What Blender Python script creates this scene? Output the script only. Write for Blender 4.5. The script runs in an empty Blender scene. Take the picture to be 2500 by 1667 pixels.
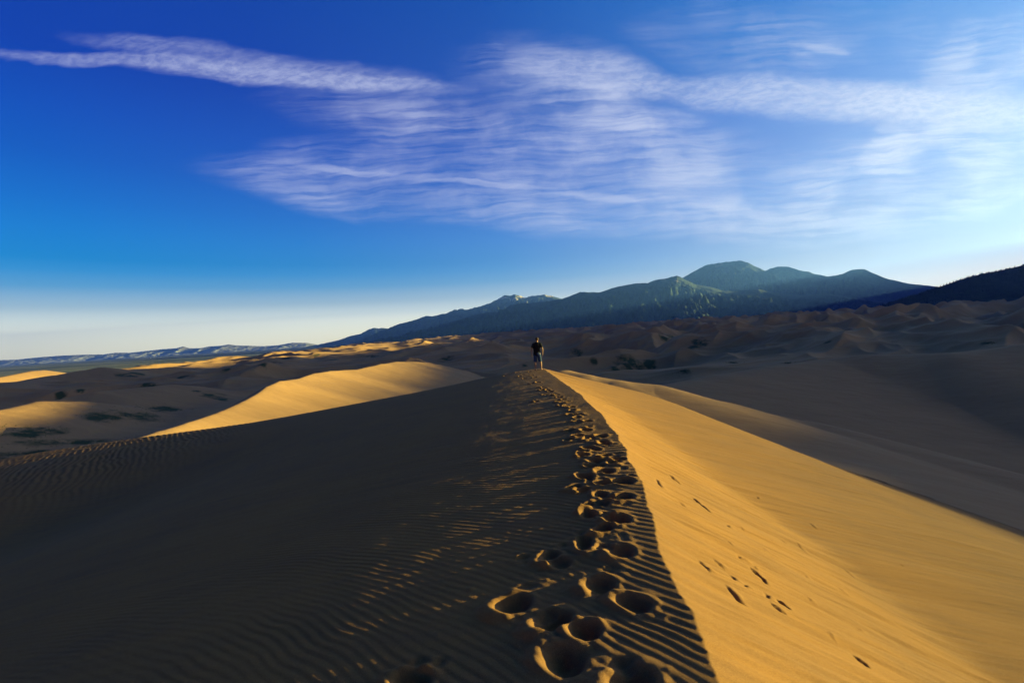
import bpy, bmesh, math, random
import numpy as np
from mathutils import Vector, Matrix

random.seed(7)
rng = np.random.default_rng(11)
SC = bpy.context.scene
COL = SC.collection
R = math.radians

# ------------------------------------------------------------------ camera
F = 1111.0
ROLL = math.atan(0.0605)
PITCH = -math.atan((833.5 - 814.4) / F)
cr, sr = math.cos(ROLL), math.sin(ROLL)
fwd = Vector((0, math.cos(PITCH), math.sin(PITCH)))
up0 = Vector((0, -math.sin(PITCH), math.cos(PITCH)))
rt0 = Vector((1, 0, 0))
rt = rt0 * cr - up0 * sr
up = rt0 * sr + up0 * cr

def ray(px, py):
    d = fwd * F + rt * (px - 1250) + up * (833.5 - py)
    return d
def W(px, py, y):
    d = ray(px, py)
    return (d.x / d.y * y, y, d.z / d.y * y)

cam = bpy.data.cameras.new('camera')
cam.sensor_width = 36
cam.lens = F / 2500 * 36
cam.clip_start = 0.05
cam.clip_end = 90000
co = bpy.data.objects.new('camera', cam)
COL.objects.link(co)
co.matrix_world = Matrix(((rt.x, up.x, -fwd.x, 0), (rt.y, up.y, -fwd.y, 0), (rt.z, up.z, -fwd.z, 0), (0, 0, 0, 1)))
SC.camera = co

SUN_AZ, SUN_EL = 79.0, 6.0
EXPO = 3.05
SC.view_settings.view_transform = 'Standard'
SC.view_settings.look = 'None'
SC.view_settings.exposure = EXPO
SC.view_settings.gamma = 1
EX = 2 ** EXPO

def tag(o, label=None, cat=None, group=None, kind=None):
    if label: o['label'] = label
    if cat: o['category'] = cat
    if group: o['group'] = group
    if kind: o['kind'] = kind
    return o

# ------------------------------------------------------------------ noise
def _hash(ix, iy, seed):
    h = (ix.astype(np.int64) * 374761393 + iy.astype(np.int64) * 668265263 + seed * 1442695041) & 0x7fffffff
    h = ((h ^ (h >> 13)) * 1274126177) & 0x7fffffff
    return (h ^ (h >> 16)).astype(np.float32) * np.float32(2 * math.pi / 65536.0)
def perlin(x, y, seed=0):
    x = np.asarray(x, np.float32); y = np.asarray(y, np.float32)
    x0 = np.floor(x); y0 = np.floor(y)
    fx = x - x0; fy = y - y0
    u = fx * fx * fx * (fx * (fx * 6 - 15) + 10)
    v = fy * fy * fy * (fy * (fy * 6 - 15) + 10)
    def g(ax, ay, dx, dy):
        a = _hash(ax, ay, seed)
        return np.cos(a) * dx + np.sin(a) * dy
    n00 = g(x0, y0, fx, fy); n10 = g(x0 + 1, y0, fx - 1, fy)
    n01 = g(x0, y0 + 1, fx, fy - 1); n11 = g(x0 + 1, y0 + 1, fx - 1, fy - 1)
    return (n00 * (1 - u) + n10 * u) * (1 - v) + (n01 * (1 - u) + n11 * u) * v
def fbm(x, y, oct=4, seed=0, gain=.5):
    a = 1.0; s = 0
    for i in range(oct):
        s = s + a * perlin(x, y, seed + i * 17)
        a *= gain; x = x * 2.03 + 5.1; y = y * 2.03 + 1.7
    return s
def ridged(x, y, oct=5, seed=0, gain=.5):
    a = 1.0; s = 0; w = 1.0
    for i in range(oct):
        n = 1 - np.abs(perlin(x, y, seed + i * 13)) * 1.9
        n = np.clip(n, 0, 1) ** 1.6
        s = s + a * n * w
        w = np.clip(n * 1.6, 0, 1)
        a *= gain; x = x * 2.07 + 3.3; y = y * 2.07 + 9.1
    return s
def sstep(a, b, x):
    t = np.clip((x - a) / (b - a), 0, 1)
    return t * t * (3 - 2 * t)
def smax(a, b, k):
    h = np.clip(.5 + .5 * (a - b) / k, 0, 1)
    return b * (1 - h) + a * h + k * h * (1 - h)

def grid_object(name, X, Y, Z, mat, closed=False):
    ny, nx = X.shape
    me = bpy.data.meshes.new(name)
    co_ = np.empty((ny * nx, 3), np.float32)
    co_[:, 0] = X.ravel(); co_[:, 1] = Y.ravel(); co_[:, 2] = Z.ravel()
    idx = np.arange(ny * nx, dtype=np.int32).reshape(ny, nx)
    f = np.stack([idx[:-1, :-1], idx[:-1, 1:], idx[1:, 1:], idx[1:, :-1]], -1).reshape(-1)
    nf = (ny - 1) * (nx - 1)
    me.vertices.add(ny * nx); me.vertices.foreach_set('co', co_.ravel())
    me.loops.add(nf * 4); me.loops.foreach_set('vertex_index', f)
    me.polygons.add(nf); me.polygons.foreach_set('loop_start', np.arange(0, nf * 4, 4, dtype=np.int32))
    me.polygons.foreach_set('use_smooth', np.ones(nf, bool))
    me.update(calc_edges=True)
    me.materials.append(mat)
    o = bpy.data.objects.new(name, me)
    COL.objects.link(o)
    return o
def add_attr(o, name, arr):
    a = o.data.attributes.new(name, 'FLOAT', 'POINT')
    a.data.foreach_set('value', np.asarray(arr, np.float32).ravel())

# ------------------------------------------------------------------ materials
class NT:
    def __init__(s, name):
        s.m = bpy.data.materials.new(name); s.m.use_nodes = True
        s.t = s.m.node_tree; s.n = s.t.nodes; s.l = s.t.links
        s.b = s.n['Principled BSDF']
        s.b.inputs['Specular IOR Level'].default_value = .1
        s.b.inputs['Roughness'].default_value = .95
    def new(s, typ, **kw):
        nd = s.n.new(typ)
        for k, v in kw.items(): setattr(nd, k, v)
        return nd
    def noise(s, vec, scale, detail=4, rough=.55, dist=0):
        nd = s.new('ShaderNodeTexNoise'); nd.inputs['Scale'].default_value = scale
        nd.inputs['Detail'].default_value = detail; nd.inputs['Roughness'].default_value = rough
        nd.inputs['Distortion'].default_value = dist
        if vec is not None: s.l.new(vec, nd.inputs['Vector'])
        return nd.outputs['Fac']
    def ramp(s, fac, stops):
        nd = s.new('ShaderNodeValToRGB'); cr_ = nd.color_ramp
        while len(cr_.elements) < len(stops): cr_.elements.new(.5)
        for e, (p, c) in zip(cr_.elements, stops):
            e.position = p; e.color = (*c, 1) if len(c) == 3 else c
        s.l.new(fac, nd.inputs['Fac']); return nd.outputs['Color']
    def mix(s, fac, a, b):
        nd = s.new('ShaderNodeMix'); nd.data_type = 'RGBA'
        for sk, v in ((nd.inputs[0], fac), (nd.inputs[6], a), (nd.inputs[7], b)):
            if hasattr(v, 'links'): s.l.new(v, sk)
            elif isinstance(v, tuple): sk.default_value = (*v, 1)
            else: sk.default_value = v
        return nd.outputs[2]
    def math(s, op, a, b=0.0):
        nd = s.new('ShaderNodeMath'); nd.operation = op
        for sk, v in ((nd.inputs[0], a), (nd.inputs[1], b)):
            if hasattr(v, 'links'): s.l.new(v, sk)
            else: sk.default_value = v
        return nd.outputs[0]
    def pos(s):
        return s.new('ShaderNodeNewGeometry').outputs['Position']
    def attr(s, name):
        nd = s.new('ShaderNodeAttribute'); nd.attribute_name = name
        return nd.outputs['Fac']
    def mapping(s, vec, scale=(1, 1, 1), rot=(0, 0, 0)):
        nd = s.new('ShaderNodeMapping'); nd.inputs['Scale'].default_value = scale
        nd.inputs['Rotation'].default_value = rot
        s.l.new(vec, nd.inputs['Vector']); return nd.outputs['Vector']
    def bump(s, h, strength, dist, normal=None):
        nd = s.new('ShaderNodeBump'); nd.inputs['Strength'].default_value = strength
        nd.inputs['Distance'].default_value = dist
        s.l.new(h, nd.inputs['Height'])
        if normal is not None: s.l.new(normal, nd.inputs['Normal'])
        return nd.outputs['Normal']

SAND = (.31, .145, .042)
SAND_D = (.24, .118, .045)
def sand_near():
    t = NT('sand'); p = t.pos()
    n1 = t.noise(p, .6, 5)
    grain = t.noise(p, 260, 2, .7)
    st = t.noise(t.mapping(p, (.35, 5, .35), (0, 0, .15)), 1.6, 5, .6)
    f = t.math('ADD', t.math('MULTIPLY', n1, .5), t.math('MULTIPLY', st, .5))
    c = t.ramp(f, [(.37, SAND_D), (.58, SAND)])
    c = t.mix(t.ramp(grain, [(.52, (0, 0, 0)), (.66, (1, 1, 1))]), c, (.13, .065, .028))
    c = t.mix(t.ramp(grain, [(.30, (1, 1, 1)), (.38, (0, 0, 0))]), c, (.48, .29, .13))
    t.l.new(c, t.b.inputs['Base Color'])
    nb = t.bump(t.noise(p, 170, 3, .7), .55, .006)
    nb = t.bump(t.noise(p, 22, 4, .6), .35, .012, nb)
    t.l.new(nb, t.b.inputs['Normal'])
    return t.m
def sand_far():
    t = NT('sand_far'); p = t.pos()
    n1 = t.noise(p, .012, 6)
    n2 = t.noise(t.mapping(p, (1, 3, 1), (0, 0, .4)), .05, 5)
    f = t.math('ADD', t.math('MULTIPLY', n1, .5), t.math('MULTIPLY', n2, .5))
    c = t.ramp(f, [(.3, (.32, .175, .080)), (.62, (.41, .225, .098))])
    g = t.attr('veg')
    gn = t.noise(p, .09, 6, .7)
    gm = t.math('MULTIPLY', g, t.math('ADD', t.math('MULTIPLY', gn, 3.0), -.9))
    c = t.mix(t.ramp(gm, [(.25, (0, 0, 0)), (.6, (1, 1, 1))]), c, (.05, .062, .026))
    t.l.new(c, t.b.inputs['Base Color'])
    nb = t.bump(t.noise(t.mapping(p, (1, 2.2, 1), (0, 0, .5)), .25, 4, .5), .18, 1.0)
    t.l.new(nb, t.b.inputs['Normal'])
    return t.m

M_SAND = sand_near()
M_SANDF = sand_far()

# ------------------------------------------------------------------ foreground dune
cy = np.array([-12, -6, 0, 2.4, 2.75, 3.38, 3.85, 4.24, 4.88, 5.3, 6.15, 7.3, 8.4, 10.3, 13.3, 17, 22.5, 25, 30, 70], float)
cx = np.array([-.2, .35, .85, 1.05, 1.11, 1.15, 1.17, 1.24, 1.38, 1.44, 1.54, 1.68, 1.80, 1.91, 1.96, 1.87, 1.72, 1.66, 1.5, 0], float)
cz = np.array([-2.2, -2.0, -1.9, -1.9, -1.9, -1.9, -1.9, -1.9, -1.9, -1.9, -1.905, -1.91, -1.91, -1.93, -1.95, -1.97, -2.02, -2.05, -2.2, -6], float)
_fy = np.arange(-14, 80, .02)
def _sm(a, w):
    k = np.exp(-.5 * (np.arange(-4 * w, 4 * w + 1) / w) ** 2); k /= k.sum()
    return np.convolve(np.pad(a, 4 * w, mode='edge'), k, 'valid')
_cx = _sm(np.interp(_fy, cy, cx), 18)
_cx = _cx - .07 * np.exp(-((_fy - 2.6) / 1.6) ** 2) + .06 * perlin(_fy * 1.6, _fy * 0 + 3.3, 5) + .022 * perlin(_fy * 4.5, _fy * 0 + 8.3, 6) + .018 * perlin(_fy * 12, _fy * 0 + 8.3, 9)
_cz = _sm(np.interp(_fy, cy, cz), 30)
def crest_x(y): return np.interp(y, _fy, _cx)
def crest_z(y): return np.interp(y, _fy, _cz)

def table(pts, smooth=14):
    s = np.arange(0, 140, .05)
    px, pz = zip(*pts)
    t = np.interp(s, px, pz)
    ext = np.concatenate([-t[1:400][::-1], t])
    k = np.exp(-.5 * (np.arange(-4 * smooth, 4 * smooth + 1) / smooth) ** 2); k /= k.sum()
    e = np.convolve(np.pad(ext, 4 * smooth, mode='edge'), k, 'valid')[399:]
    return lambda q: np.interp(q, s, e)
LEFT = table([(0, 0), (1.35, .05), (2.4, .155), (3.4, .32), (6, .80), (9.6, 1.24), (17.7, 2.2), (30.4, 3.15), (36, 4.2), (44, 7.5), (60, 15.5), (140, 60)], 24)
LEFTN = table([(0, 0), (1, .072), (2, .161), (3, .268), (4, .392), (5, .56), (6.5, .775), (8, .99), (9.6, 1.20), (17.7, 2.12), (30.4, 3.15), (36, 4.2), (44, 7.5), (60, 15.5), (140, 60)], 12)
RNEAR = table([(0, 0), (4.5, 1.50), (9, 2.85), (14, 5.0), (20, 8.0), (28, 12.0), (40, 18), (60, 30), (140, 75)], 24)
RFAR = table([(0, 0), (1.27, .40), (3.65, 1.13), (6.05, 1.82), (8.45, 3.06), (10.8, 4.35), (18, 7.26), (22.8, 9.16), (30, 12.5), (40, 18), (60, 30), (140, 75)], 18)

def fg_base(x, y):
    xc = crest_x(y); zc = crest_z(np.minimum(y, 26))
    s = x - xc
    t = sstep(8, 24, y)
    # right (slip face)
    sp = np.maximum(s, 0)
    sb = np.interp(y, [0, 4.7, 6.5, 9, 14, 20], [4.4, 3.9, 3.3, 2.2, 1.6, 1.2]) + .25 * perlin(y * .8, y * 0 + 1.2, 31)
    k = .12
    mn = sb - k * np.logaddexp(0, (sb - sp) / k)          # smooth min(sp, sb)
    mn = np.where(sp > 0, np.minimum(sp, mn + 0), 0)
    mn = np.minimum(sp, sb - k * np.logaddexp(0, (sb - sp) / k) + k * np.logaddexp(0, -sb / k))
    right = (RNEAR(sp) + .27 * np.maximum(mn, 0)) * (1 - t) + RFAR(sp) * t
    # left (wind side)
    sl = np.maximum(-s, 0)
    tl_ = sstep(19, 26, y)
    left = LEFT(sl) * tl_ + LEFTN(sl) * (1 - tl_)
    left = left + 1.15 * np.exp(-((x + 14.5) / 5.5) ** 2 - ((y - 12) / 6.5) ** 2)
    left = left + .35 * np.exp(-((x + 10) / 3.2) ** 2 - ((y - 4) / 4.0) ** 2)
    z = zc - np.where(s >= 0, right, left)
    yr = 25.3 + .5 * perlin(x * .15, x * 0 + 4.4, 40)
    q = np.maximum(y - yr, 0)
    drop = np.where(q < 7, .04 * q * q, .04 * 49 + .56 * (q - 7))
    z = z - drop
    yb = np.maximum(-3 - y, 0)
    z = z - np.where(yb < 5, .03 * yb * yb, .75 + .3 * (yb - 5))
    return z, s

def px_ground(px, py, f):
    """first hit of the pixel's sight line with the height function f"""
    d = ray(px, py); d = d / d.y
    lo, hi = 1.0, 3200.0
    for i in range(3):
        q = np.geomspace(lo, hi, 700)
        hit = d.z * q <= f(d.x * q, q)
        k = int(np.argmax(hit)) if hit.any() else len(q) - 1
        lo, hi = q[max(k - 1, 0)], q[k]
    return d.x * hi, hi, d.z * hi

def spacing(segs):
    out = [segs[0][0]]
    for (a, b, d0, d1) in segs:
        x = a
        while x < b - 1e-6:
            x += d0 + (d1 - d0) * (x - a) / (b - a)
            out.append(min(x, b))
    return np.unique(np.round(np.array(out), 5))
ys = spacing([(-11, 1.4, .35, .05), (1.4, 2.0, .03, .014), (2.0, 6.5, .0125, .0155), (6.5, 13, .017, .034), (13, 27, .034, .06), (27, 34, .06, .2), (34, 62, .25, .9)])
sl = spacing([(0, 2.9, .0125, .0135), (2.9, 12, .014, .05), (12, 36, .055, .065), (36, 64, .1, .6)])
sr_ = spacing([(0, 5.2, .0125, .018), (5.2, 14, .02, .09), (14, 66, .1, .8)])
ss = np.concatenate([-sl[::-1][:-1], sr_])
S, Y = np.meshgrid(ss, ys)
X = S + crest_x(ys)[:, None]
Z, _ = fg_base(X, Y)
left_m = sstep(.14, .0, S)
right_m = 1 - left_m
# ripples of the windward side
gy = .98 * sstep(8.8, 2.5, Y) + .10
xx = 5 * np.tanh((X - .2) / 5)
warp = .14 * fbm(X * .55, Y * .55, 3, 50) + .035 * fbm(X * 1.9, Y * 2.6, 2, 60)
w = Y + gy * xx + warp + .012 * np.maximum(Y - 4, 0) ** 1.2
lam = .110
ph = 2 * math.pi * w / lam
ph = ph + .55 * np.sin(ph)
amp = .0031 * (1 - .45 * sstep(-1.6, -5.5, S)) * (0.55 + .9 * np.clip(fbm(X * .9, Y * 1.6, 3, 70) + .35, 0, 1))
amp = amp * (1 - .75 * sstep(9, 16, Y)) * sstep(-14, -5, X - .25 * Y)
Z = Z + left_m * amp * (np.sin(ph) + .25 * np.sin(2 * ph + .6)) * sstep(.06, -.05, S)
# ripples at the far left rim
tq = X * .80 + (Y - 22) * .60
wq = tq + .30 * fbm(X * .35, Y * .35, 3, 81) + .10 * fbm(X * 1.3, Y * 1.3, 2, 85)
ampq = .019 * sstep(-11, -19, X) * sstep(14.5, 20.5, Y + (X + 29) * .12) * (.6 + .6 * np.clip(fbm(X * .5, Y * .5, 2, 88) + .5, 0, 1))
phq = 2 * math.pi * wq / .25
Z = Z + left_m * ampq * np.sin(phq + .5 * np.sin(phq))
Z = Z + left_m * ((.003 + .012 * sstep(-8, -14, S)) * fbm(X * .22, Y * .22, 3, 90) + .006 * fbm(X * 1.7, Y * 1.7, 3, 92))
# slip face: avalanche streaks running down the face
sd = sstep(.05, .5, S) * (1 - sstep(16, 40, S))
strk = fbm((Y - .16 * S) * 7.5, S * .32, 4, 100, .6)
strk2 = fbm((Y - .16 * S) * 2.1, S * .16, 3, 107, .5)
sbk = np.interp(Y, [0, 4.7, 6.5, 9, 14, 20], [4.4, 3.9, 3.3, 2.2, 1.6, 1.2])
up_m = sstep(.5, -.25, S - sbk)
Z = Z + right_m * sd * (strk * (.007 + .017 * up_m) + strk2 * (.018 + .035 * up_m))
Z = Z + right_m * .05 * fbm(X * .25, Y * .25, 3, 120) * sstep(4, 9, S)

# cracks on the slip face
cracks = [(1627, 1155, 1662, 1181, .03), (1602, 1167, 1612, 1190, .022), (1683, 1209, 1734, 1251, .035), (1830, 1382, 1874, 1424, .045),
          (1891, 1455, 1928, 1488, .05), (1864, 1439, 1879, 1463, .03), (1878, 1473, 1921, 1505, .04), (1764, 1428, 1823, 1477, .035),
          (2080, 1596, 2123, 1629, .05), (1704, 1360, 1730, 1394, .028), (1800, 1352, 1804, 1359, .03), (1741, 1360, 1765, 1383, .02),
          (1780, 1395, 1793, 1412, .022), (1812, 1422, 1822, 1432, .03), (1845, 1212, 1853, 1217, .02), (2200, 1381, 2207, 1384, .025), (1770, 1275, 1782, 1285, .02)]
fgf = lambda x, y: fg_base(x, y)[0]
cr_ng = np.random.default_rng(5)
for n_ in range(16):
    cxp = cr_ng.uniform(1610, 2120); cyp = 1130 + (cxp - 1560) * cr_ng.uniform(.35, 1.05)
    if cyp > 1650: continue
    ln_ = cr_ng.uniform(10, 34); sl_p = cr_ng.uniform(.6, 1.0)
    cracks.append((cxp, cyp, cxp + ln_, cyp + ln_ * sl_p, cr_ng.uniform(.004, .010)))
for (x0, y0, x1, y1, dep) in cracks:
    a = np.array(px_ground(x0, y0, fgf)[:2]); b = np.array(px_ground(x1, y1, fgf)[:2])
    L = np.linalg.norm(b - a); d = (b - a) / L; n = np.array([-d[1], d[0]])
    j0, j1 = np.searchsorted(ys, [min(a[1], b[1]) - .3, max(a[1], b[1]) + .3])
    i0, i1 = np.searchsorted(ss, [min(a[0], b[0]) - crest_x(a[1]) - .5, max(a[0], b[0]) - crest_x(a[1]) + .5])
    sub = (slice(j0, j1), slice(i0, i1))
    dx = X[sub] - a[0]; dy = Y[sub] - a[1]
    tl = (dx * d[0] + dy * d[1]) / L
    dn = dx * n[0] + dy * n[1] + .010 * np.sin(tl * 5 + x0) + .004 * np.sin(tl * 17 + y0)
    env = np.clip(np.sin(np.clip(tl, 0, 1) * math.pi), 0, 1) ** .6
    wd = .013 * (.35 + env)
    Z[sub] -= .75 * dep * env * np.exp(-(dn / wd) ** 2) - .012 * env * np.exp(-((dn - .05) / .035) ** 2)

# footprints
prints = [(1267, 1473, 1.25), (1366, 1515, 1.3), (1439, 1545, 1.0), (1562, 1476, 1.2), (1477, 1427, 1.0), (1527, 1346, 1.0),
          (1428, 1321, 1.15), (1345, 1358, 1.0), (1374, 1376, .9), (1393, 1618, 1.35), (1565, 1660, 1.1), (1020, 1668, 1.2), (1519, 1268, 1.15), (1439, 1258, 1.0),
          (1481, 1291, .9), (1527, 1212, 1.15), (1470, 1209, .8), (1443, 1232, .8), (1474, 1231, .8), (1531, 1176, 1.1), (1481, 1182, .9),
          (1436, 1166, 1.1), (1405, 1189, .9), (1428, 1197, .8), (1485, 1152, 1.0), (1466, 1124, 1.1), (1500, 1128, .9), (1518, 1121, 1.0),
          (1481, 1112, .9), (1428, 1112, .9), (1428, 1104, .8), (1443, 1095, 1.0), (1458, 1097, .9), (1447, 1138, .8)]
z8 = [(960, 795), (975, 815), (820, 770), (880, 762), (950, 752), (680, 703), (660, 780), (820, 697), (830, 670), (750, 745), (735, 617), (830, 620),
      (750, 565), (690, 560), (690, 497), (640, 490), (570, 455), (650, 455), (620, 435), (560, 395), (510, 370), (460, 345), (540, 400), (420, 330),
      (400, 290), (375, 250), (350, 230), (330, 200), (245, 240), (290, 255), (270, 220), (225, 205), (120, 235), (345, 300), (460, 395), (380, 450), (700, 525), (600, 488), (740, 590), (480, 360), (440, 355), (590, 415)]
prints += [(1200 + a / 3.484, 850 + b / 3.484, .95) for a, b in z8]
for n_, (px, py, k) in enumerate(prints):
    k = min(k * .84, .98)
    gx, gyy, _ = px_ground(px, py, fgf)
    gs = gx - float(crest_x(gyy))
    if gs > -.05: gs = -.05; gx = gs + float(crest_x(gyy))
    rr = np.random.default_rng(100 + n_)
    big = 1.0 if gyy < 9 else .92
    a_ = (.078 + .020 * rr.random()) * k * big; b_ = (.074 + .046 * rr.random()) * k * big
    dep = (.056 + .024 * rr.random()) * k * big
    if n_ in (7, 8): dep *= .8
    th = rr.normal(0, .5)
    j0, j1 = np.searchsorted(ys, [gyy - 1.0, gyy + 1.0]); i0, i1 = np.searchsorted(ss, [gs - 1.0, gs + 1.0])
    sub = (slice(j0, j1), slice(i0, i1))
    dx = X[sub] - gx; dy = Y[sub] - gyy
    lx = dx * math.cos(th) + dy * math.sin(th); ly = -dx * math.sin(th) + dy * math.cos(th)
    wob = .07 * perlin(dx * 7 + n_, dy * 7, 200) + .025 * perlin(dx * 19 + n_, dy * 19, 201)
    # a pit with a steep wall on the right and a long gentle wall on the left
    lx2 = np.where(lx < 0, lx / (a_ * 2.0), lx / (a_ * 1.0))
    r = np.sqrt(lx2 ** 2 + (ly / b_) ** 2) + wob
    pit = 1 - sstep(.38, 1.22, r)
    keep = 1 - .85 * sstep(1.35, .9, r)
    if rr.random() < .45:                       # a second, shallower tread beside the first
        ox, oy = rr.uniform(-.16, -.02), rr.choice([-1, 1]) * rr.uniform(.06, .15)
        r2_ = np.sqrt(np.where(lx - ox < 0, (lx - ox) / (a_ * 1.5), (lx - ox) / (a_ * .8)) ** 2 + ((ly - oy) / (b_ * .75)) ** 2) + wob
        pit = np.maximum(pit, .62 * (1 - sstep(.35, 1.25, r2_)))
    rim = np.exp(-((r - 1.38) / .34) ** 2) * (.008 + .024 * sstep(.2, -1.2, lx2)) * k
    mound = .045 * k * np.exp(-((lx + a_ * 2.05) / (a_ * .75)) ** 2 - ((ly + .3 * b_) / (b_ * 1.0)) ** 2) * rr.random()
    kick = .03 * k * np.exp(-((lx - .2 * a_) / a_) ** 2 - ((ly - 1.45 * b_) / (b_ * .45)) ** 2) * rr.random()
    base_z, _s = fg_base(X[sub], Y[sub])
    Z[sub] = base_z + (Z[sub] - base_z) * keep - dep * pit + rim + mound + kick
# shallow scuffs that churn the sand along the trail
for n_ in range(120):
    rr = np.random.default_rng(3000 + n_)
    q_ = prints[rr.integers(0, len(prints))]
    gx, gyy, _ = px_ground(q_[0], q_[1], fgf)
    gx += rr.normal(.0, .11); gyy += rr.normal(0, .22)
    gs = gx - float(crest_x(gyy))
    if gs > -.08: continue
    j0, j1 = np.searchsorted(ys, [gyy - .4, gyy + .4]); i0, i1 = np.searchsorted(ss, [gs - .4, gs + .4])
    sub = (slice(j0, j1), slice(i0, i1))
    dx = X[sub] - gx; dy = Y[sub] - gyy; th = rr.uniform(0, 3.14)
    lx = dx * math.cos(th) + dy * math.sin(th); ly = -dx * math.sin(th) + dy * math.cos(th)
    a_, b_ = rr.uniform(.05, .11), rr.uniform(.035, .07)
    r = np.sqrt((lx / a_) ** 2 + (ly / b_) ** 2) + .15 * perlin(dx * 12 + n_, dy * 12, 203)
    Z[sub] += rr.uniform(.008, .018) * (np.exp(-((r - 1.5) / .6) ** 2) * .35 - (1 - sstep(.2, 1.2, r)))
# clods beside the prints
for n_ in range(260):
    px, py, k = prints[n_ % len(prints)]
    if py < 1100: continue
    gx, gyy, _ = px_ground(px, py, fgf)
    rr = np.random.default_rng(900 + n_)
    gx += rr.normal(-.08, .2); gyy += rr.normal(0, .16)
    gs = gx - float(crest_x(gyy))
    if gs > -.06: continue
    j0, j1 = np.searchsorted(ys, [gyy - .1, gyy + .1]); i0, i1 = np.searchsorted(ss, [gs - .1, gs + .1])
    sub = (slice(j0, j1), slice(i0, i1))
    r2 = (X[sub] - gx) ** 2 + (Y[sub] - gyy) ** 2
    sg = rr.uniform(.013, .03)
    Z[sub] += sg * .32 * np.exp(-r2 / (sg * sg))

fg = grid_object('sand_dune', X, Y, Z, M_SAND)
tag(fg, 'rippled foreground sand dune with a sharp crest and a trail of footprints', 'dune', kind='structure')
PERSON_XY = (1.34, 24.75)

# ------------------------------------------------------------------ dune field
class Dune:
    """dune ridge along a crest polyline; slopes to the two sides of it"""
    def __init__(s, pts, sl_, sr2, w=1.0, curve=0.0):
        s.p = np.array(pts, float); s.sl = sl_; s.sr = sr2; s.w = w; s.c = curve
    def __call__(s, x, y):
        out = None
        tau = .12 + .10 * s.w
        for a, b in zip(s.p[:-1], s.p[1:]):
            d = b[:2] - a[:2]; L2 = d @ d
            t = np.clip(((x - a[0]) * d[0] + (y - a[1]) * d[1]) / L2, 0, 1)
            qx = x - (a[0] + t * d[0]); qy = y - (a[1] + t * d[1])
            dist = np.sqrt(qx * qx + qy * qy)
            side = (d[0] * qy - d[1] * qx) / (math.sqrt(L2) * np.maximum(dist, 1e-3))
            f = sstep(-.75, .75, side)           # 1 = left of the walking direction
            slope = s.sr * (1 - f) + s.sl * f
            dr = np.sqrt(dist * dist + s.w * s.w) - s.w
            if s.c: dr = dr * (.55 + .45 * np.tanh(dr / s.c))
            h = a[2] + t * (b[2] - a[2]) - slope * dr
            if out is None: out = h
            else:
                m = np.maximum(out, h)
                out = m + tau * np.log1p(np.exp(-np.abs(out - h) / tau)) * .5
        return out

def WP(lst): return [W(a, b, c) for a, b, c in lst]
yellow = Dune(WP([(300, 1084, 36), (325, 1073, 40), (383, 1055, 44), (459, 1032, 50), (536, 1006, 58), (590, 982, 66), (631, 960, 75), (650, 945, 80), (681, 931, 86), (727, 925, 94), (765, 912, 104),
                  (804, 906, 114), (872, 902, 130), (930, 889, 148), (968, 883, 163), (1010, 883, 182), (1044, 885, 200), (1090, 894, 218), (1132, 904, 226), (1217, 912, 215), (1300, 925, 190)]), .52, .35, .4, 0)
knoll = Dune(WP([(985, 882, 235), (1000, 874, 240), (1015, 875, 240), (1034, 883, 235)]), .5, .4, 1.0)
shoulder = Dune(WP([(1380, 904, 52), (1424, 916, 50), (1500, 930, 48), (1594, 941, 47), (1755, 983, 45), (1968, 1030, 45), (2100, 1070, 45), (2287, 1136, 45), (2500, 1226, 45), (2700, 1330, 45)]), .5, .26, 1.5, 0)
darkdune = Dune(WP([(1600, 945, 110), (1750, 918, 125), (1883, 896, 140), (2010, 879, 150), (2117, 867, 150), (2223, 867, 145), (2308, 864, 140), (2414, 855, 140), (2500, 842, 140), (2800, 800, 140)]), .35, .30, 5.0, 0)
d1 = Dune(WP([(-160, 1020, 200), (0, 1002, 225), (92, 981, 250), (184, 981, 270), (230, 994, 290), (300, 1024, 300)]), .45, .33, 5.0, 0)
d2 = Dune(WP([(60, 1004, 270), (130, 979, 290), (237, 956, 310), (344, 946, 340), (413, 939, 365), (459, 942, 380), (500, 960, 390), (540, 985, 395)]), .45, .30, 5.0, 0)
d3 = Dune(WP([(-200, 960, 420), (0, 939, 440), (96, 923, 520), (191, 906, 560), (245, 897, 580), (268, 899, 600), (333, 905, 640), (420, 915, 680)]), .45, .28, 5.0, 0)
d4 = Dune(WP([(-100, 930, 690), (0, 921, 760), (76, 906, 830), (104, 904, 880), (165, 912, 960), (230, 922, 1010)]), .45, .30, 4.0)
d5 = Dune(WP([(337, 903, 860), (380, 893, 920), (417, 887, 980), (435, 890, 1000), (452, 883, 1020), (490, 885, 1090), (523, 883, 1150), (550, 893, 1200)]), .45, .30, 4.0)
d6 = Dune(WP([(536, 889, 1000), (580, 880, 1080), (628, 874, 1170), (674, 867, 1270), (700, 866, 1330), (727, 857, 1400), (755, 861, 1460), (785, 864, 1540), (842, 846, 1800), (870, 845, 1900), (900, 838, 2050), (930, 840, 2200), (975, 843, 2300)]), .42, .28, 5.0)
d7 = Dune(WP([(1140, 838, 1800), (1155, 825, 1830), (1165, 823, 1840), (1180, 832, 1820), (1195, 836, 1800)]), .45, .4, 2.0)
tips = [Dune(WP([(a - 15, b + 5, c - 25), (a - 4, b + .5, c), (a + 3, b, c + 15), (a + 17, b + 4, c + 60)]), .42, .30, 1.5) for a, b, c in
        [(1020, 838, 1500), (1060, 836, 1560), (1110, 830, 1700), (1168, 823, 1840), (1215, 822, 1900), (1256, 815.5, 2100), (1303, 812.5, 2200), (1346, 806, 2450), (1380, 804, 2500)]]
KEYS = [(t_, 2) for t_ in tips] + [(d1, 3), (d2, 3), (d3, 4), (d4, 4), (d5, 4), (d6, 4), (d7, 2), (knoll, .8), (shoulder, 1.0), (darkdune, 3), (yellow, .8)]

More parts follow.
